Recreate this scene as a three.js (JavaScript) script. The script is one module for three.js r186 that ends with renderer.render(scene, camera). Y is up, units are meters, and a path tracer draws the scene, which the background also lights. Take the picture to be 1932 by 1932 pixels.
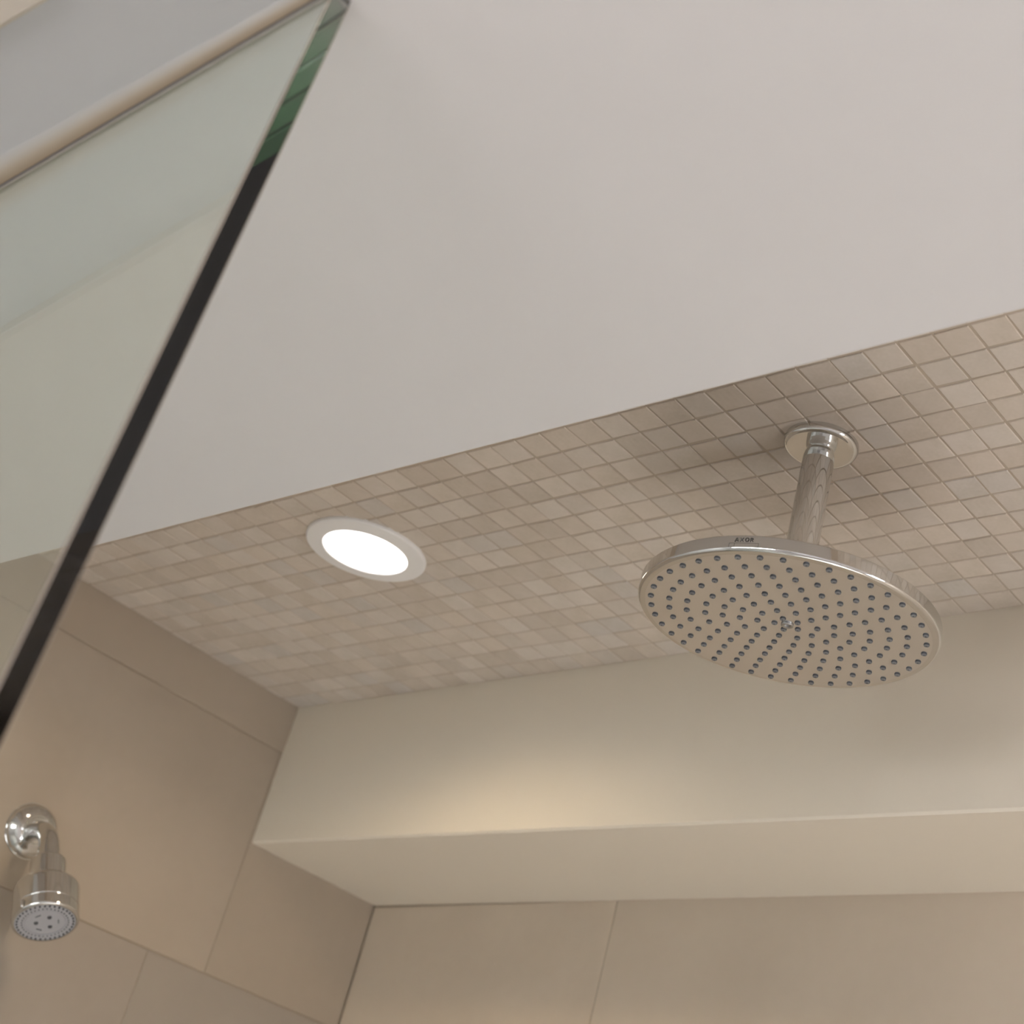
import * as THREE from 'three';
import { mergeGeometries } from 'three/addons/utils/BufferGeometryUtils.js';
import { RectAreaLightUniformsLib } from 'three/addons/lights/RectAreaLightUniformsLib.js';
import { FontLoader } from 'three/addons/loaders/FontLoader.js';
import { TextGeometry } from 'three/addons/geometries/TextGeometry.js';
import { ImprovedNoise } from 'three/addons/math/ImprovedNoise.js';

// ---------------------------------------------------------------- camera, light, exposure
const scene = new THREE.Scene();
const EYE = 1.58;                                     // camera height above the shower floor
const camera = new THREE.PerspectiveCamera(34.005, 1, 0.05, 20);
camera.position.set(0, EYE, 0);
camera.quaternion.setFromRotationMatrix(new THREE.Matrix4().makeBasis(
  new THREE.Vector3(0.797645, 0.191608, -0.571883),
  new THREE.Vector3(0.160469, 0.846597, 0.507468),
  new THREE.Vector3(0.581389, -0.496548, 0.644536)));
camera.setViewOffset(1932, 1932, -377.67, -0.65, 1932, 1932);   // the photograph is a crop
camera.focus = 1.31;
camera.userData.fStop = 8;
camera.updateProjectionMatrix();
camera.updateMatrixWorld();

scene.background = new THREE.Color().setRGB(1.9, 2.0, 2.25);           // bright even sky, seen only through the windows
scene.environment = null;

RectAreaLightUniformsLib.init();
const renderer = new THREE.WebGLRenderer({ antialias: true });
renderer.toneMapping = THREE.LinearToneMapping;
renderer.toneMappingExposure = 1.29;
renderer.outputColorSpace = THREE.SRGBColorSpace;
renderer.shadowMap.enabled = true;

const DAY = new THREE.Color(1.0, 0.965, 0.935), WARM = new THREE.Color(1.0, 0.79, 0.54);
const WIN1 = 7.4, WIN2 = 4, LAMP = 0.25;               // radiances and lamp candela
const sun = new THREE.DirectionalLight(new THREE.Color(1.0, 0.985, 0.975), 27);   // low sunlight added behind the camera, to bounce off the floor onto the ceiling
sun.name = 'sun'; sun.position.set(0.1, 1.58 + 3.12, 6.0); sun.target.position.set(0.1, 1.58, 0); sun.target.name = 'added_sun_aim';
sun.castShadow = true; sun.shadow.mapSize.set(2048, 2048);
Object.assign(sun.shadow.camera, { left: -3, right: 3, top: 3, bottom: -3, near: 0.5, far: 12 });
scene.add(sun, sun.target);

// ---------------------------------------------------------------- sizes (metres)
const XL = -1.7212, XR = 1.25;                        // left and right wall faces
const ZB = -1.4312, ZF = 2.3;                         // back wall behind the shower, wall behind the camera
const H = EYE + 0.75568;                              // mosaic ceiling of the shower
const W = EYE + 0.6140;                               // plastered bathroom ceiling
const ZE = -0.6677;                                   // edge of the plastered ceiling
const ZS = -1.2147;                                   // front of the boxed beam
const PITCH = 0.03021, X0 = -1.0507;                  // mosaic grid

// ---------------------------------------------------------------- helpers
let seed = 7;
function rnd() { seed = (seed * 1664525 + 1013904223) >>> 0; return seed / 4294967296; }
const used = {};
function numbered(n) { used[n] = (used[n] ?? -1) + 1; return used[n] ? `${n}_${String(used[n]).padStart(3, '0')}` : n; }
function obj(name, geo, mat, parent) {
  const m = new THREE.Mesh(Array.isArray(geo) ? mergeGeometries(geo) : geo, mat);
  m.name = name; m.castShadow = m.receiveShadow = true;
  (parent ?? scene).add(m);
  return m;
}
function struct(name) { const g = new THREE.Group(); g.name = name; g.userData.kind = 'structure'; scene.add(g); return g; }
function thing(name, label, category, pos) {
  const g = new THREE.Group(); g.name = numbered(name); g.userData = { label, category }; g.position.set(...pos); scene.add(g); return g;
}
// chamfered slab, uv in metres with an offset; thickness along local y, visible face down at y = 0 (open back)
function slab(w, d, t, c, ou = 0, ov = 0, jit = 0) {
  const r = () => (rnd() - 0.5) * 2 * jit;
  const base = [[-w / 2, -d / 2], [w / 2, -d / 2], [w / 2, d / 2], [-w / 2, d / 2]];
  const outer = base.map(([x, z]) => [x + r(), z + r()]);
  const inner = outer.map(([x, z]) => [x - Math.sign(x) * c, z - Math.sign(z) * c]);
  const P = [], U = [];
  const tri = (a, b, cc) => { for (const p of [a, b, cc]) { P.push(...p); U.push(p[0] + ou, p[2] + p[1] + ov); } };
  const quad = (a, b, cc, d2) => { tri(a, b, cc); tri(a, cc, d2); };
  const at = (p, y) => [p[0], y, p[1]];
  quad(at(inner[0], 0), at(inner[1], 0), at(inner[2], 0), at(inner[3], 0));
  for (let i = 0; i < 4; i++) {
    const j = (i + 1) % 4;
    quad(at(outer[i], c), at(outer[j], c), at(inner[j], 0), at(inner[i], 0));
    quad(at(outer[i], t), at(outer[j], t), at(outer[j], c), at(outer[i], c));
  }
  const g = new THREE.BufferGeometry();
  g.setAttribute('position', new THREE.Float32BufferAttribute(P, 3));
  g.setAttribute('uv', new THREE.Float32BufferAttribute(U, 2));
  g.computeVertexNormals();
  return g;
}
function box(x0, x1, y0, y1, z0, z1) {
  const g = new THREE.BoxGeometry(x1 - x0, y1 - y0, z1 - z0);
  g.translate((x0 + x1) / 2, (y0 + y1) / 2, (z0 + z1) / 2);
  const p = g.attributes.position, n = g.attributes.normal, u = g.attributes.uv;
  for (let i = 0; i < p.count; i++) {
    const ax = Math.abs(n.getX(i)), ay = Math.abs(n.getY(i));
    if (ax > 0.5) u.setXY(i, p.getZ(i), p.getY(i)); else if (ay > 0.5) u.setXY(i, p.getX(i), p.getZ(i)); else u.setXY(i, p.getX(i), p.getY(i));
  }
  return g;
}
// profile of [z, y] points swept along x from x0 to x1
function sweepX(pts, x0, x1) {
  const s = new THREE.Shape(pts.map(([z, y]) => new THREE.Vector2(-z, y)));
  const g = new THREE.ExtrudeGeometry(s, { depth: x1 - x0, bevelEnabled: false });
  g.rotateY(Math.PI / 2); g.translate(x0, 0, 0);
  const u = g.attributes.uv, p = g.attributes.position, n = g.attributes.normal;
  for (let i = 0; i < p.count; i++) u.setXY(i, p.getX(i), Math.abs(n.getY(i)) > 0.7 ? p.getZ(i) : p.getY(i));
  return g;
}
const V2 = (a) => a.map(([x, y]) => new THREE.Vector2(x, y));
function lathe(pts, seg = 48) {                          // extra points near the ends of long runs keep flats flat
  const o = [];
  pts.forEach((p, i) => {
    o.push(p);
    const q = pts[i + 1]; if (!q) return;
    const l = Math.hypot(q[0] - p[0], q[1] - p[1]), e = 0.00012;
    if (l > 0.0009) for (const t of [e / l, 1 - e / l]) o.push([p[0] + (q[0] - p[0]) * t, p[1] + (q[1] - p[1]) * t]);
  });
  return new THREE.LatheGeometry(V2(o), seg);
}
function arc(cx, cy, r, a0, a1, n = 6) { const o = []; for (let i = 0; i <= n; i++) { const a = a0 + (a1 - a0) * i / n; o.push([cx + r * Math.cos(a), cy + r * Math.sin(a)]); } return o; }
const PI = Math.PI;

// ---------------------------------------------------------------- textures
const noise = new ImprovedNoise();
function wrap(x, y, f, z) {                            // tileable noise on the unit square
  const n = (a, b) => noise.noise(a * f, b * f, z);
  return n(x, y) * (1 - x) * (1 - y) + n(x - 1, y) * x * (1 - y) + n(x, y - 1) * (1 - x) * y + n(x - 1, y - 1) * x * y;
}
function tex(size, metres, fn, srgb = true) {
  const d = new Uint8Array(size * size * 4);
  for (let j = 0; j < size; j++) for (let i = 0; i < size; i++) {
    const c = fn(i / size, j / size), k = (j * size + i) * 4;
    for (let q = 0; q < 3; q++) d[k + q] = Math.max(0, Math.min(255, Math.round(c[q])));
    d[k + 3] = 255;
  }
  const t = new THREE.DataTexture(d, size, size);
  t.wrapS = t.wrapT = THREE.RepeatWrapping; t.magFilter = THREE.LinearFilter; t.minFilter = THREE.LinearMipmapLinearFilter; t.generateMipmaps = true;
  if (srgb) t.colorSpace = THREE.SRGBColorSpace;
  t.repeat.set(1 / metres, 1 / metres); t.needsUpdate = true;
  return t;
}
const stoneMap = tex(512, 0.9, (x, y) => {             // honed limestone: soft clouds and faint beds
  const n = 0.55 * wrap(x, y, 5, 1) + 0.3 * wrap(x, y, 13, 4) + 0.14 * wrap(x, y, 60, 9);
  const bed = 0.5 * wrap(x * 0.999, y, 3, 21) + 0.5 * Math.sin(2 * PI * (2 * y + 1.2 * wrap(x, y, 3, 7)));
  const v = 236 + 15 * n + 3 * bed;
  return [v + 2, v - 0.5 + 2 * n, v - 3 + 4 * n];
});
const mosaicMap = tex(256, 0.17, (x, y) => {
  const n = 0.5 * wrap(x, y, 5, 2) + 0.3 * wrap(x, y, 16, 5) + 0.3 * wrap(x, y, 55, 8);
  const v = 238 + 17 * n; return [v + 1, v - 1, v - 4 + 5 * n];
});
const mosaicBump = tex(256, 0.17, (x, y) => { const v = 128 + 60 * wrap(x, y, 40, 3) + 60 * wrap(x, y, 14, 6); return [v, v, v]; }, false);
const smear = tex(256, 0.12, (x, y) => { const v = 60 + 110 * Math.max(0, wrap(x, y * 0.999, 4, 11) + 0.5 * wrap(x, y, 30, 12)); return [v, v, v]; }, false);
const plasterBump = tex(256, 0.5, (x, y) => { const v = 128 + 70 * wrap(x, y, 10, 3) + 40 * wrap(x, y, 50, 6); return [v, v, v]; }, false);

// ---------------------------------------------------------------- materials
const C = (r, g, b) => new THREE.Color().setRGB(r, g, b);
const M = {
  paint: new THREE.MeshStandardMaterial({ color: C(0.785, 0.776, 0.79), roughness: 0.75, bumpMap: plasterBump, bumpScale: 0.0003 }),
  beam: new THREE.MeshStandardMaterial({ color: C(0.86, 0.785, 0.675), roughness: 0.55, bumpMap: plasterBump, bumpScale: 0.0003 }),  // same white paint as the ceiling; the warm light is put into its tint
  trim: new THREE.MeshStandardMaterial({ color: C(0.90, 0.80, 0.70), roughness: 0.6 }),
  grout: new THREE.MeshStandardMaterial({ color: C(0.54, 0.455, 0.37), roughness: 0.95 }),
  wallGrout: new THREE.MeshStandardMaterial({ color: C(0.34, 0.28, 0.21), roughness: 0.95 }),
  floor: new THREE.MeshStandardMaterial({ color: C(0.58, 0.58, 0.58), roughness: 0.6, map: stoneMap }),
  chrome: new THREE.MeshStandardMaterial({ color: C(0.70, 0.70, 0.69), metalness: 1, roughness: 0.05 }),
  plate: new THREE.MeshStandardMaterial({ color: C(0.76, 0.77, 0.78), metalness: 1, roughness: 0.42, roughnessMap: smear }),
  nozzle: new THREE.MeshStandardMaterial({ color: C(1, 1, 1), vertexColors: true, roughness: 0.5 }),
  dark: new THREE.MeshStandardMaterial({ color: C(0.03, 0.03, 0.03), roughness: 0.6 }),
  steel: new THREE.MeshStandardMaterial({ color: C(0.45, 0.45, 0.45), metalness: 1, roughness: 0.3 }),
  logo: new THREE.MeshStandardMaterial({ color: C(0.075, 0.072, 0.068), roughness: 0.7 }),
  mark: new THREE.MeshStandardMaterial({ color: C(0.16, 0.16, 0.155), roughness: 0.6 }),
  lampWhite: new THREE.MeshStandardMaterial({ color: C(0.95, 0.94, 0.945), roughness: 0.45 }),
  lens: new THREE.MeshStandardMaterial({ color: C(0.9, 0.9, 0.9), emissive: C(1, 0.96, 0.9), emissiveIntensity: 3.2 }),
  spray: new THREE.MeshStandardMaterial({ color: C(0.47, 0.47, 0.50), roughness: 0.5 }),
  sprayDark: new THREE.MeshStandardMaterial({ color: C(0.10, 0.10, 0.11), roughness: 0.5 }),
  glass: new THREE.MeshPhysicalMaterial({ color: C(1, 1, 1), roughness: 0, transmission: 1, thickness: 0.012, ior: 1.5, attenuationColor: C(0.86, 0.95, 0.885), attenuationDistance: 0.026 }),
  silicone: new THREE.MeshStandardMaterial({ color: C(0.13, 0.12, 0.115), roughness: 0.5 }),
  arrisGlint: new THREE.MeshStandardMaterial({ color: C(0.50, 0.42, 0.36), roughness: 0.6 }),
  strip: new THREE.MeshStandardMaterial({ color: C(0.55, 0.53, 0.50), roughness: 0.8 }),
  buffBand: new THREE.MeshStandardMaterial({ color: C(1, 1, 1), roughness: 0.75, vertexColors: true }),
  frame: new THREE.MeshStandardMaterial({ color: C(0.06, 0.06, 0.06), roughness: 0.4 }),
  windowGlass: new THREE.MeshPhysicalMaterial({ color: C(0.97, 0.98, 0.98), roughness: 0, transmission: 1, thickness: 0, ior: 1.5 }),
};
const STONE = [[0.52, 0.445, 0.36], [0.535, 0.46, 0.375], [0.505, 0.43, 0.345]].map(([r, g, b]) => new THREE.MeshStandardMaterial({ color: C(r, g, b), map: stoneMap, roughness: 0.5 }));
const STONE_BACK_LIT = [[0.74, 0.64, 0.53], [0.715, 0.62, 0.515]].map(([r, g, b]) => new THREE.MeshStandardMaterial({ color: C(r, g, b), map: stoneMap, roughness: 0.5 }));  // left wall's stone lightened; the stronger light here is in the colour
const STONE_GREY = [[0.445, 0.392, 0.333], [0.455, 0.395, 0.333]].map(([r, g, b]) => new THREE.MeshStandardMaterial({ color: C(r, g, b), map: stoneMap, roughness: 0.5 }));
const MOSAIC = [];                                     // twelve stone tones, from pinkish grey to pale buff
for (let i = 0; i < 14; i++) {
  const v = 0.92 + 0.16 * rnd(), w = (rnd() - 0.35) * 0.045;
  MOSAIC.push(new THREE.MeshStandardMaterial({ color: C(0.79 * v * (1 + w), 0.725 * v, 0.665 * v * (1 - 1.3 * w)), map: mosaicMap, bumpMap: mosaicBump, bumpScale: 0.00025, roughness: 0.6 }));
}

// ---------------------------------------------------------------- the setting
{
  const f = struct('floor');
  obj('slab', box(XL - 0.15, XR + 0.15, -0.12, -0.012, ZB - 0.15, ZF + 0.15), M.wallGrout, f);
  obj('surface', box(XL, XR, -0.012, 0, ZB, ZF), M.floor, f);
}
{ // bathroom ceiling, plastered, with a softly rounded free edge above the shower
  const c = struct('ceiling');
  const r = 0.003, pts = [[ZF + 0.15, W], [ZF + 0.15, W + 0.2], [ZE, W + 0.2], ...arc(ZE + r, W + r, r, PI, PI * 1.5, 5)];
  obj('plaster', sweepX(pts, XL - 0.15, XR + 0.15), M.paint, c);
}
{ // cream lining across the bathroom ceiling, in front of the glass
  const t = struct('trim_1');
  obj('board', sweepX([[-0.2372, W], [-0.2342, W - 0.003], [0.897, W - 0.003], [0.900, W]], XL, XR), M.trim, t);
}
{ // boxed white beam along the back wall; its lower edges run slightly out of level
  const b = struct('trim_2');
  b.name = 'beam';
  const nx = 24, P = [], U = [], I = [];
  const yf = (x) => EYE + 0.57193 - 0.01952 * (x - XL), yb = (x) => EYE + 0.57193 - 0.00829 * (x - XL);
  const e = 0.0025;
  const ring = (x) => [[H + 0.01, ZS, 0], [yf(x) + e, ZS, 1], [yf(x), ZS - e, 1], [yb(x), ZB - 0.004, 2]];
  for (let i = 0; i < nx; i++) {
    const xa = XL + (XR - XL) * i / nx, xb = XL + (XR - XL) * (i + 1) / nx, a = ring(xa), c = ring(xb);
    for (let k = 0; k < 3; k++) {
      const q = [[xa, a[k]], [xa, a[k + 1]], [xb, c[k + 1]], [xb, c[k]]];
      for (const id of [0, 1, 2, 0, 2, 3]) { const [x, p] = q[id]; P.push(x, p[0], p[1]); U.push(x, p[0] + p[1]); }
    }
  }
  const g = new THREE.BufferGeometry();
  g.setAttribute('position', new THREE.Float32BufferAttribute(P, 3)); g.setAttribute('uv', new THREE.Float32BufferAttribute(U, 2)); g.computeVertexNormals();
  obj('plaster', g, M.beam, b);
}
// large stone tiles on a wall: rows of [y0, y1, joints], drawn on a plane with local x along the wall and local y up
const GAP = 0.0012;
function tileRows(parent, rows, place, tone) {
  let k = 0;
  for (const [y0, y1, js] of rows) for (let i = 0; i + 1 < js.length; i++) {
    const w = js[i + 1] - js[i] - GAP, h = y1 - y0 - GAP;
    const g = slab(w, h, 0.008, 0.0007, rnd() * 5, rnd() * 5);
    const m = obj('tile', g, tone(rows.findIndex((r) => r[0] === y0), k++), parent);
    place(m, (js[i] + js[i + 1]) / 2, (y0 + y1) / 2);
  }
}
const J1 = EYE + 0.6919, J2 = EYE + 0.4076, RH = 0.2843;
const lowRows = (edge0, edge1, off) => { const out = []; for (let k = 1; k < 8; k++) { const y1 = J2 - RH * (k - 1), y0 = Math.max(0, J2 - RH * k), js = [edge0]; for (let x = edge0 + (k % 2 ? off : off + 0.45); x < edge1 - 0.02; x += 0.9) js.push(x); js.push(edge1); out.push([y0, y1, js]); } return out; };
{
  const w = struct('wall_left');
  obj('masonry', box(XL - 0.15, XL - 0.008, 0, 2.5, ZB - 0.15, ZF + 0.15), M.wallGrout, w);
  obj('grout', box(XL - 0.008, XL - 0.0009, 0, H + 0.01, ZB, -0.33), M.wallGrout, w);
  obj('plaster', box(XL - 0.008, XL + 0.002, 0, W + 0.01, -0.33, ZF), M.paint, w);
  // local x runs towards +z, so -x of the slab maps to the back
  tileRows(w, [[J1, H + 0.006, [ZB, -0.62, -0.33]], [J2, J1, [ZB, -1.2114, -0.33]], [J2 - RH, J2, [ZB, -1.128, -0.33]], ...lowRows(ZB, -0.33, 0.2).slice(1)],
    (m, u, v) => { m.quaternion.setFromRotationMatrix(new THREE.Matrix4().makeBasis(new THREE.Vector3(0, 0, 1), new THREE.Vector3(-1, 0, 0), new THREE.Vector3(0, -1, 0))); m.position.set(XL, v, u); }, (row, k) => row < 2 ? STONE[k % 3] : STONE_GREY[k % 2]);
}
{
  const w = struct('wall_back');
  w.position.set(XL, 0, ZB); w.rotation.y = 0.0032;
  const L = XR - XL;
  obj('masonry', box(-0.15, L + 0.15, 0, 2.5, -0.15, -0.008), M.wallGrout, w);
  obj('grout', box(0, L, 0, EYE + 0.575, -0.008, -0.0009), M.wallGrout, w);
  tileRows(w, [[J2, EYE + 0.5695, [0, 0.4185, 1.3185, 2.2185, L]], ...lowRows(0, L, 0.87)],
    (m, u, v) => { m.quaternion.setFromRotationMatrix(new THREE.Matrix4().makeBasis(new THREE.Vector3(1, 0, 0), new THREE.Vector3(0, 0, -1), new THREE.Vector3(0, 1, 0))); m.position.set(u, v, 0); }, (row, k) => STONE_BACK_LIT[k % 2]);
}
function windowUnit(n, cx, cy, cz, w, h, face, mat, power) {   // face: unit vector into the room
  const g = struct(`window_${n}`);
  g.position.set(cx, cy, cz); g.lookAt(cx + face[0], cy, cz + face[2]);
  const b = 0.045;
  obj('frame', [box(-w / 2 - b, w / 2 + b, h / 2, h / 2 + b, -0.05, 0.01), box(-w / 2 - b, w / 2 + b, -h / 2 - b, -h / 2, -0.05, 0.01), box(-w / 2 - b, -w / 2, -h / 2, h / 2, -0.05, 0.01), box(w / 2, w / 2 + b, -h / 2, h / 2, -0.05, 0.01), box(-0.02, 0.02, -h / 2, h / 2, -0.05, 0.005)], M.frame, g);
  obj('pane', box(-w / 2, w / 2, -h / 2, h / 2, -0.03, -0.024), mat, g);
  const l = new THREE.RectAreaLight(DAY, power, w, h);
  l.name = 'daylight'; g.add(l); l.position.set(0, 0, 0.014); l.rotation.y = PI;    // a RectAreaLight shines along its -z
}
// walls out of view, each with a real opening for its window
function holedWall(name, horizontal, at, dir, a0, a1, ya, yb, h0, h1) {
  const w = struct(name), t0 = dir > 0 ? at : at - 0.15, t1 = dir > 0 ? at + 0.15 : at;
  const mk = (p0, p1, y0, y1) => horizontal ? box(p0, p1, y0, y1, t0, t1) : box(t0, t1, y0, y1, p0, p1);
  obj('plaster', [mk(a0, h0, 0, 2.5), mk(h1, a1, 0, 2.5), mk(h0, h1, 0, ya), mk(h0, h1, yb, 2.5)], M.paint, w);
}
holedWall('wall_front', true, ZF, 1, XL - 0.15, XR + 0.15, 1.485, 2.175, -1.345, 0.545);
windowUnit(1, -0.4, 1.83, ZF + 0.05, 1.8, 0.60, [0, 0, -1], M.windowGlass, WIN1);
holedWall('wall_right', false, XR, 1, ZB - 0.15, ZF, 0.855, 2.045, -1.345, -0.855);
windowUnit(2, XR + 0.05, 1.45, -1.1, 0.4, 1.1, [-1, 0, 0], M.windowGlass, WIN2);

{ // mosaic ceiling over the shower
  const c = struct('shower_ceiling');
  obj('slab', box(XL - 0.15, XR + 0.15, H + 0.006, H + 0.12, ZB - 0.15, ZE + 0.001), M.grout, c);
  obj('grout', box(XL, XR, H + 0.0009, H + 0.006, ZS - 0.02, ZE), M.grout, c);
  const shapes = []; for (let i = 0; i < 10; i++) shapes.push(slab(PITCH - 0.0021, PITCH - 0.0021, 0.005, 0.0006, i * 0.31, i * 0.47, 0.00045));
  const cells = [], v = new THREE.Vector3(), head = new THREE.Vector3(-0.729, EYE + 0.5875, -0.9228);
  const lampAt = new THREE.Vector2(-1.2915, -0.9262);
  const cols0 = Math.ceil((XL - X0) / PITCH) - 1, cols1 = Math.floor((XR - X0) / PITCH);
  for (let r = 0; r < 17; r++) for (let k = cols0; k <= cols1; k++) {
    let xa = X0 + k * PITCH, xb = xa + PITCH, za = ZS + r * PITCH, zb = za + PITCH;
    xa = Math.max(xa, XL); xb = Math.min(xb, XR); zb = Math.min(zb, ZE);
    if (xb - xa < 0.005 || zb - za < 0.005) continue;
    const full = xb - xa > PITCH - 1e-5 && zb - za > PITCH - 1e-5;
    const cx = (xa + xb) / 2, cz = (za + zb) / 2;
    if (new THREE.Vector2(cx, cz).distanceTo(lampAt) < 0.03) continue;              // cut out for the lamp
    // size in the photograph, zero when out of view, above the plaster edge or behind the shower head
    let area = 0;
    v.set(cx, H, cz).project(camera);
    if (Math.abs(v.x) < 1.0 && Math.abs(v.y) < 1.0) {
      const s = (EYE - W) / (EYE - H), ze = cz * s;                                   // where the sight line crosses the plaster's level
      if (ze < ZE) {
        const q = [[xa, za], [xb, za], [xb, zb], [xa, zb]].map(([x, z]) => new THREE.Vector3(x, H, z).project(camera));
        for (let i = 0; i < 4; i++) area += q[i].x * q[(i + 1) % 4].y - q[(i + 1) % 4].x * q[i].y;
        area = Math.abs(area);
        const t = (head.y - EYE) / (H - EYE);
        if (Math.hypot(cx * t - head.x, cz * t - head.z) < 0.112) area = 0;
      }
    }
    cells.push({ cx, cz, w: xb - xa, d: zb - za, full, area, r, k });
  }
  cells.sort((a, b) => b.area - a.area || a.r - b.r || a.k - b.k);
  const sheet = {}, rest = [];
  cells.forEach((e, i) => {
    const key = `${Math.floor(e.r / 10)},${Math.floor(e.k / 10)}`;
    sheet[key] ??= [(rnd() - 0.5) * 0.0016, (rnd() - 0.5) * 0.0016, 0];
    const [sx, sz] = sheet[key];
    const x = e.cx + sx + (rnd() - 0.5) * 0.0007, z = e.cz + sz + (rnd() - 0.5) * 0.0007, y = H + (rnd() - 0.5) * 0.0005, a = (rnd() - 0.5) * 0.016;
    const tx = (rnd() - 0.5) * 0.012, tz = (rnd() - 0.5) * 0.012;
    const g = e.full ? shapes[Math.floor(rnd() * shapes.length)] : slab(e.w - 0.0021, e.d - 0.0021, 0.005, 0.0006, e.r, e.k, 0.0003);
    const tone = Math.floor(rnd() * MOSAIC.length);
    if (i < 300) {
      const m = obj('mosaic_tile', g, MOSAIC[tone], c);
      m.position.set(x, y, z); m.rotation.set(tx, a, tz);
    } else {
      const q = g.clone().applyMatrix4(new THREE.Matrix4().makeRotationFromEuler(new THREE.Euler(tx, a, tz)).setPosition(x, y, z));
      const col = MOSAIC[tone].color, n = q.attributes.position.count, cc = new Float32Array(n * 3);
      for (let j = 0; j < n; j++) cc.set([col.r, col.g, col.b], j * 3);
      q.setAttribute('color', new THREE.BufferAttribute(cc, 3)); rest.push(q);
    }
  });
  const far = obj('mosaic_field', rest, new THREE.MeshStandardMaterial({ color: 0xffffff, vertexColors: true, map: mosaicMap, bumpMap: mosaicBump, bumpScale: 0.00025, roughness: 0.6 }), c);
  far.userData.kind = 'stuff';
}

// ---------------------------------------------------------------- frameless glass screen
{
  const g = thing('glass_panel', 'tall clear glass shower screen with a thick dark green polished edge, reaching the white ceiling', 'glass panel', [-0.6064, 0, -0.3011]);
  const T = 0.012, LEN = 1.110, TOP = W - 0.0045, c = 0.0012;
  // local x = 0 at the free edge, z = 0 at the front face; leans and turns a hair
  const lean = 0.0222, turn = 0.0458, skew = 0.0124;
  const warp = (geo) => { const p = geo.attributes.position; for (let i = 0; i < p.count; i++) { const y = p.getY(i), dy = y - (EYE + 0.5), x = p.getX(i); p.setXYZ(i, x + skew * dy, y, p.getZ(i) - lean * dy + turn * x); } geo.computeVertexNormals(); return geo; };
  const s = new THREE.Shape(V2([[-LEN, 0], [-c, 0], [0, c], [0, T - c], [-c, T], [-LEN, T]]));   // plan, depth runs to -z
  const e = new THREE.ExtrudeGeometry(s, { depth: TOP - 0.004, bevelEnabled: false, steps: 1 });
  e.rotateX(-PI / 2); e.translate(0, 0.004, 0);
  obj('pane', warp(e), M.glass, g);
  for (const [z, dir] of [[-c / 2, -1], [-(T - c / 2), 1]]) {           // strips on the free edge's ground arrises, their glint put into the colour
    const a = new THREE.BoxGeometry(0.0008, TOP - 0.004, 0.00012).toNonIndexed();
    a.rotateY(-dir * PI / 4); a.translate(-c / 2 + 0.0001, 0.004 + (TOP - 0.004) / 2, z - dir * 0.0001);
    obj('ground_arris', warp(a), M.arrisGlint, g);
  }
  obj('scatter_strip', warp(box(-LEN, -0.0015, TOP - 0.0022, TOP + 0.0005, -T + 0.0012, -0.0012).toNonIndexed()), M.strip, g);  // unseen strip added in the glass top to scatter light into the edge
  obj('silicone_seal', warp(box(-LEN, -0.001, TOP, W + 0.001, -T + 0.0005, -0.0002).toNonIndexed()), M.silicone, g);
  // band of buff colour on the ceiling along the front of the glass, thinning to nothing
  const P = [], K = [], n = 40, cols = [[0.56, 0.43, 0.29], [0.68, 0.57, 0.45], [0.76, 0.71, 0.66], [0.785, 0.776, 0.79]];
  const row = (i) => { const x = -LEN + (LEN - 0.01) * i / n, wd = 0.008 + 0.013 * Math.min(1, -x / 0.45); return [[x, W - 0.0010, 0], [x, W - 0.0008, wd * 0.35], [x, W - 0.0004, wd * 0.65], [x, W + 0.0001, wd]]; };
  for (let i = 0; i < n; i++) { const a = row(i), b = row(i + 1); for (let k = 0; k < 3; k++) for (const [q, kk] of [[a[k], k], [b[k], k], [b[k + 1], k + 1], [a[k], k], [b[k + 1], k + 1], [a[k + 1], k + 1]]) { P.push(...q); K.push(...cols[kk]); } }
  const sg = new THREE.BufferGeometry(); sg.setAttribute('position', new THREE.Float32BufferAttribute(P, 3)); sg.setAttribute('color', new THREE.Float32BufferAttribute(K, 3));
  const b = obj('buff_band', warp(sg), M.buffBand, g); b.userData.label = 'buff band on the ceiling along the glass';
}

// ---------------------------------------------------------------- recessed lamp
{
  const t = thing('recessed_light', 'round white recessed ceiling lamp, lit, set into the beige mosaic ceiling', 'ceiling lamp', [-1.2915, H, -0.9262]);
  obj('trim_ring', lathe([[0.0445, 0.004], [0.0443, -0.0046], [0.0452, -0.0054], [0.056, -0.0045], ...arc(0.0606, -0.0015, 0.0025, -PI * 0.45, 0.1, 5), [0.0631, 0.0015], [0.058, 0.004]], 72), M.lampWhite, t);
  obj('lens', lathe([[0.00001, -0.0042], [0.03, -0.0042], [0.0444, -0.0036]], 64), M.lens, t);
  const l = new THREE.SpotLight(WARM, LAMP, 0, 1.40, 0.42, 2);
  l.name = 'lamp_light'; l.position.set(0, -0.010, 0); l.target.position.set(0, -1, 0); l.shadow.radius = 1.8; l.castShadow = true;
  t.add(l); t.add(l.target); l.target.name = 'lamp_aim';
}

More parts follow.
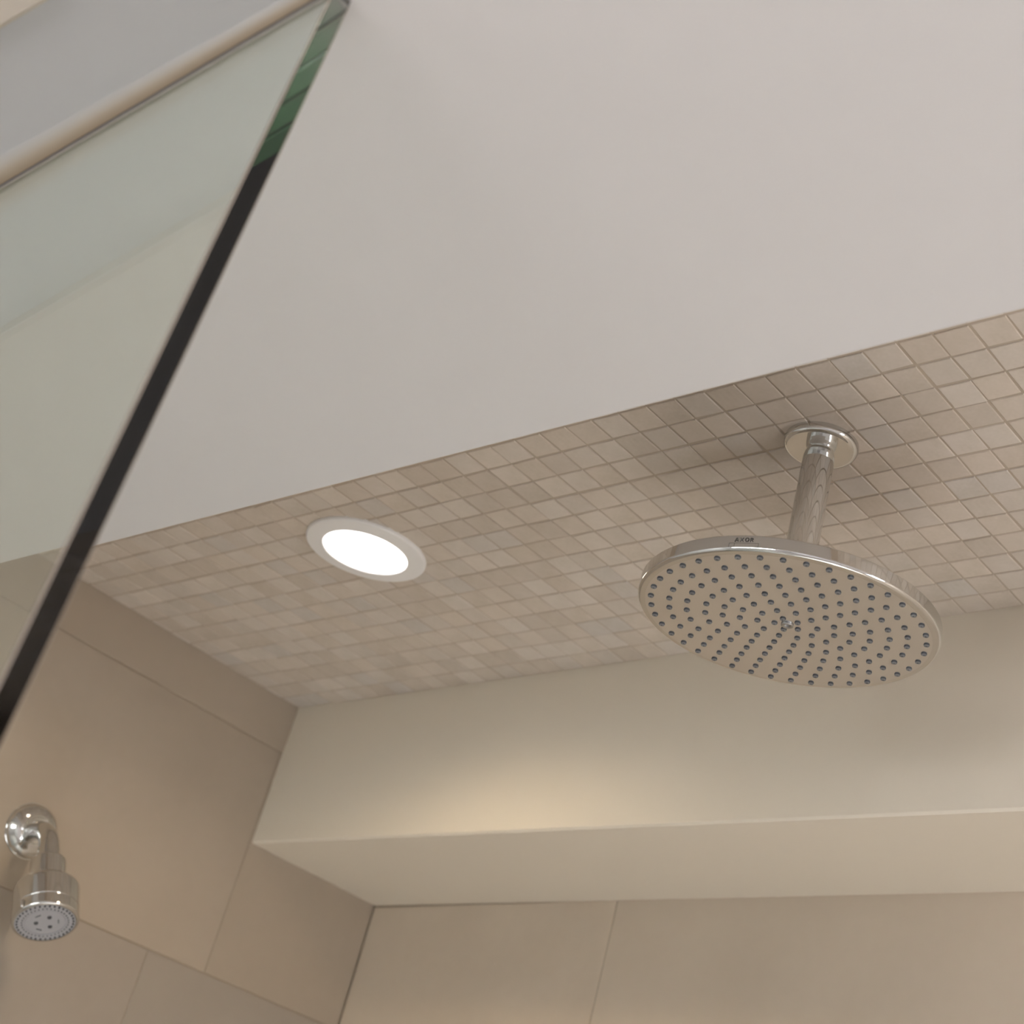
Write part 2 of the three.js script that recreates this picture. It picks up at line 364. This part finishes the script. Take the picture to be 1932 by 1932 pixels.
// ---------------------------------------------------------------- rain shower head
{
  const t = thing('rain_shower', 'large round chrome rain shower head hanging on a short pipe from the mosaic ceiling', 'shower head', [-0.7259, H, -0.9180]);
  const tilt = new THREE.Quaternion().setFromUnitVectors(new THREE.Vector3(0, 1, 0), new THREE.Vector3(0.01875, 1, 0.02826).normalize());
  const D = 0.1682;                                    // spray face below the ceiling
  const fl = obj('ceiling_flange', lathe([[0.00001, -0.0078], [0.0262, -0.0074], ...arc(0.0268, -0.0028, 0.0046, -PI / 2, 0, 10), [0.0315, -0.002], [0.0315, 0.0005]], 72), M.chrome, t);
  
  const inner = new THREE.Group(); inner.name = 'head'; inner.quaternion.copy(tilt); t.add(inner);
  obj('pipe', lathe([[0.0112, -0.0070], [0.0115, -0.0086], [0.0124, -0.0112], [0.0130, -0.0142], [0.0133, -0.0185], [0.0133, -0.1500], [0.0133, -D + 0.0120]], 48), M.chrome, t).quaternion.copy(tilt);
  const R = 0.120, r = 0.0030, TH = 0.0128;
  const shell = lathe([[0.0118, -D + TH + 0.0006], [0.09, -D + TH + 0.0004], [R - 0.0010, -D + TH], [R, -D + TH - 0.0010], ...arc(R - r, -D + r, r, 0, -PI / 2, 10), [0.1136, -D + 0.00002], [0.1126, -D + 0.0004]].reverse(), 160);
  obj('shell', shell, M.chrome, inner);
  const face = new THREE.Shape(); face.setFromPoints(Array.from({ length: 160 }, (_, i) => new THREE.Vector2(0.1138 * Math.cos(i * PI / 80), 0.1138 * Math.sin(i * PI / 80))));
  const rn = [0, 0.0102, 0.0238, 0.0378, 0.0516, 0.0656, 0.0805, 0.0946, 0.1092], spots = [];
  for (let k = 1; k <= 8; k++) for (let i = 0; i < 5 * k; i++) { const a = 0.068 + i * 2 * PI / (5 * k); spots.push([rn[k] * Math.cos(a), rn[k] * Math.sin(a)]); }
  const HR = 0.00255;
  for (const [x, z] of spots) { const h = new THREE.Path(); h.setFromPoints(Array.from({ length: 14 }, (_, i) => new THREE.Vector2(x + HR * Math.cos(-i * PI / 7), -z + HR * Math.sin(-i * PI / 7)))); face.holes.push(h); }
  const fg = new THREE.ShapeGeometry(face, 14);
  fg.rotateX(PI / 2);                                  // shape y becomes +z ... then mirrored back by -z above
  { const p = fg.attributes.position; for (let i = 0; i < p.count; i++) p.setZ(i, -p.getZ(i)); const ix = fg.index; for (let i = 0; i < ix.count; i += 3) { const a = ix.getX(i); ix.setX(i, ix.getX(i + 2)); ix.setX(i + 2, a); } }
  fg.translate(0, -D, 0); fg.computeVertexNormals();
  obj('spray_face', fg, M.plate, inner);
  const cup = lathe([[0.00001, -0.0006], [0.0006, -0.0009], [0.0008, -0.0013], [0.0019, -0.0013], [0.0022, -0.0011], [0.0024, -0.0004], [HR - 0.00002, 0.0010]].reverse(), 14);
  { const p = cup.attributes.position, c = new Float32Array(p.count * 3); for (let i = 0; i < p.count; i++) { const tip = p.getY(i) < -0.00108 && Math.hypot(p.getX(i), p.getZ(i)) > 0.0007; c.set(tip ? [0.19, 0.195, 0.205] : [0.055, 0.06, 0.07], i * 3); } cup.setAttribute('color', new THREE.BufferAttribute(c, 3)); }  // floor light on the tips is put into their lighter colour
  for (const [x, z] of spots) { const n = obj('nozzle', cup, M.nozzle, inner); n.position.set(x, -D, z); }
  const sc = obj('centre_screw', lathe([[0.0021, 0.0012], [0.0022, -0.0010], [0.0034, -0.0016], ...arc(0.0044, -0.0009, 0.0007, -PI / 2, 0, 4), [0.0050, 0.0002]], 28), M.steel, inner);
  sc.position.set(0, -D, 0);
  const sk = obj('screw_socket', lathe([[0.00001, 0.0011], [0.0022, 0.0010]], 18), M.dark, inner); sk.position.set(0, -D, 0);
  // maker's mark on the side of the disc
  const font = await new FontLoader().loadAsync('fonts/droid/droid_sans_bold.typeface.json');
  const wrapOn = (geo, az, y) => { const p = geo.attributes.position; for (let i = 0; i < p.count; i++) { const a = az - p.getX(i) / R, rr = R + 0.00012 + p.getZ(i); p.setXYZ(i, rr * Math.cos(a), y + p.getY(i), rr * Math.sin(a)); } geo.computeVertexNormals(); return geo; };
  let tx = 0; const parts = [];
  for (const ch of 'AXOR') {
    const g = new TextGeometry(ch, { font, size: 0.0033, depth: 0.00008, curveSegments: 6, bevelEnabled: false });
    g.computeBoundingBox(); const bb = g.boundingBox, wd = bb.max.x - bb.min.x;
    const k = ch === 'O' ? 1.12 : ch === 'X' ? 1.18 : 1.1;
    g.translate(-bb.min.x, 0, 0); g.scale(k, 1, 1); g.translate(tx, 0, 0); tx += wd * k + 0.0007; parts.push(g);
  }
  const word = mergeGeometries(parts); word.translate(-(tx - 0.0007) / 2, 0, 0);
  const lg = obj('logo', wrapOn(word, 72.3 * PI / 180, -D + 0.0069), M.logo, inner); lg.userData.label = 'maker lettering reading AXOR';
  const line = (x0, x1, y0, y1) => { const g = new THREE.BoxGeometry(x1 - x0, y1 - y0, 0.00006, Math.max(1, Math.ceil((x1 - x0) / 0.001)), 1, 1); g.translate((x0 + x1) / 2, (y0 + y1) / 2, 0); return g; };
  obj('line_frame', wrapOn(mergeGeometries([line(-0.0115, 0.0115, 0.0033, 0.0035), line(-0.0115, -0.0113, 0, 0.0034), line(0.0113, 0.0115, 0, 0.0034), line(-0.0072, -0.0070, 0.0008, 0.0034)]), 72.3 * PI / 180, -D + 0.0025), M.mark, inner);  // frame of thin dark lines below the lettering
}

// ---------------------------------------------------------------- wall shower
{
  const y0 = EYE + 0.4729, z0 = -0.9345;
  const t = thing('wall_shower', 'small cylindrical chrome shower head on a bent arm fixed to the beige tiled wall', 'shower head', [XL, y0, z0]);
  // local x out of the wall
  const esc = lathe([[0.0102, 0.0135], [0.014, 0.0133], ...arc(0.0150, -0.002, 0.0155, PI / 2, 0.2, 10).map(([a, b]) => [a, b]), [0.0308, 0.0012], [0.0308, -0.0008]].map(([a, b], i) => [a, b]), 56);
  const es = obj('escutcheon', esc, M.chrome, t); es.rotation.z = -PI / 2;
  const th = 31 * PI / 180, up = new THREE.Vector3(-Math.sin(th), Math.cos(th), 0);
  const F = new THREE.Vector3(0.1005, -0.1057, 0);
  const at = (s) => F.clone().addScaledVector(up, s);
  const curve = new THREE.CurvePath();
  const bend = at(116), p0 = new THREE.Vector3(0.004, bend.y + 0.002, 0);
  const A = at(0.0985), K = at(0.1235), B = new THREE.Vector3(0.012, K.y, 0);
  curve.add(new THREE.LineCurve3(new THREE.Vector3(0.002, K.y, 0), B));
  curve.add(new THREE.QuadraticBezierCurve3(B, K, A));
  curve.add(new THREE.LineCurve3(A, at(0.076)));
  es.position.y = K.y;
  obj('arm', new THREE.TubeGeometry(curve, 40, 0.0106, 24, false), M.chrome, t);
  const q = new THREE.Quaternion().setFromUnitVectors(new THREE.Vector3(0, 1, 0), up);
  const body = new THREE.Group(); body.name = 'head'; body.position.copy(F); body.quaternion.copy(q); t.add(body);
  obj('collar', lathe([[0.0106, 0.0955], [0.0114, 0.095], [0.0114, 0.0820], [0.0122, 0.0815], ...arc(0.0147, 0.0765, 0.0037, PI / 2, 0, 6), [0.0184, 0.041]].reverse(), 48), M.chrome, body);
  obj('body', lathe([[0.016, 0.0475], [0.0215, 0.0472], ...arc(0.0250, 0.0390, 0.0080, PI / 2, 0, 8), [0.0330, 0.0150], [0.0325, 0.0146], [0.0325, 0.0140]].reverse(), 64), M.chrome, body);
  obj('spray_ring', lathe([[0.0325, 0.0140], [0.0331, 0.0135], [0.0331, 0.0030], ...arc(0.0306, 0.0025, 0.0025, 0, -PI / 2, 6), [0.0296, 0.0]].reverse(), 64), M.chrome, body);
  const fc = obj('spray_plate', lathe([[0.00001, 0.0007], [0.0192, 0.0007], [0.0194, 0.0014], [0.0203, 0.0014], [0.0205, 0.0004], [0.0297, 0.0004]].reverse(), 64), M.spray, body);
  const nub = lathe([[0.00001, -0.0010], [0.0008, -0.0009], [0.00115, 0.0006]].reverse(), 10);
  for (let i = 0; i < 36; i++) { const a = i * 2 * PI / 36; const n = obj('nozzle', nub, M.sprayDark, body); n.position.set(0.0274 * Math.cos(a), 0, 0.0274 * Math.sin(a)); }
  const nub2 = lathe([[0.00001, -0.0004], [0.0006, -0.0003], [0.0008, 0.0006]].reverse(), 8);
  for (let i = 0; i < 36; i++) { const a = (i + 0.5) * 2 * PI / 36; const n = obj('nozzle', nub2, M.sprayDark, body); n.position.set(0.0226 * Math.cos(a), 0, 0.0226 * Math.sin(a)); }
  for (let i = 0; i < 3; i++) {
    const a = i * 2 * PI / 3 + 0.2, b = a + PI / 3;
    const j = obj('jet', lathe([[0.00001, 0.0006], [0.0009, 0.0006], [0.0010, -0.0002], [0.0019, -0.0003], [0.0023, 0.0008]].reverse(), 16), M.sprayDark, body); j.position.set(0.0088 * Math.cos(a), 0, 0.0088 * Math.sin(a));
    const s = obj('slot', new THREE.BoxGeometry(0.0009, 0.0006, 0.0058), M.sprayDark, body); s.position.set(0.0128 * Math.cos(b), 0.0005, 0.0128 * Math.sin(b)); s.rotation.y = -b;
  }
  const lever = obj('lever', new THREE.CapsuleGeometry(0.0019, 0.006, 4, 12), M.chrome, body); lever.position.set(0.006, 0.0060, 0.0338);
}

renderer.render(scene, camera);
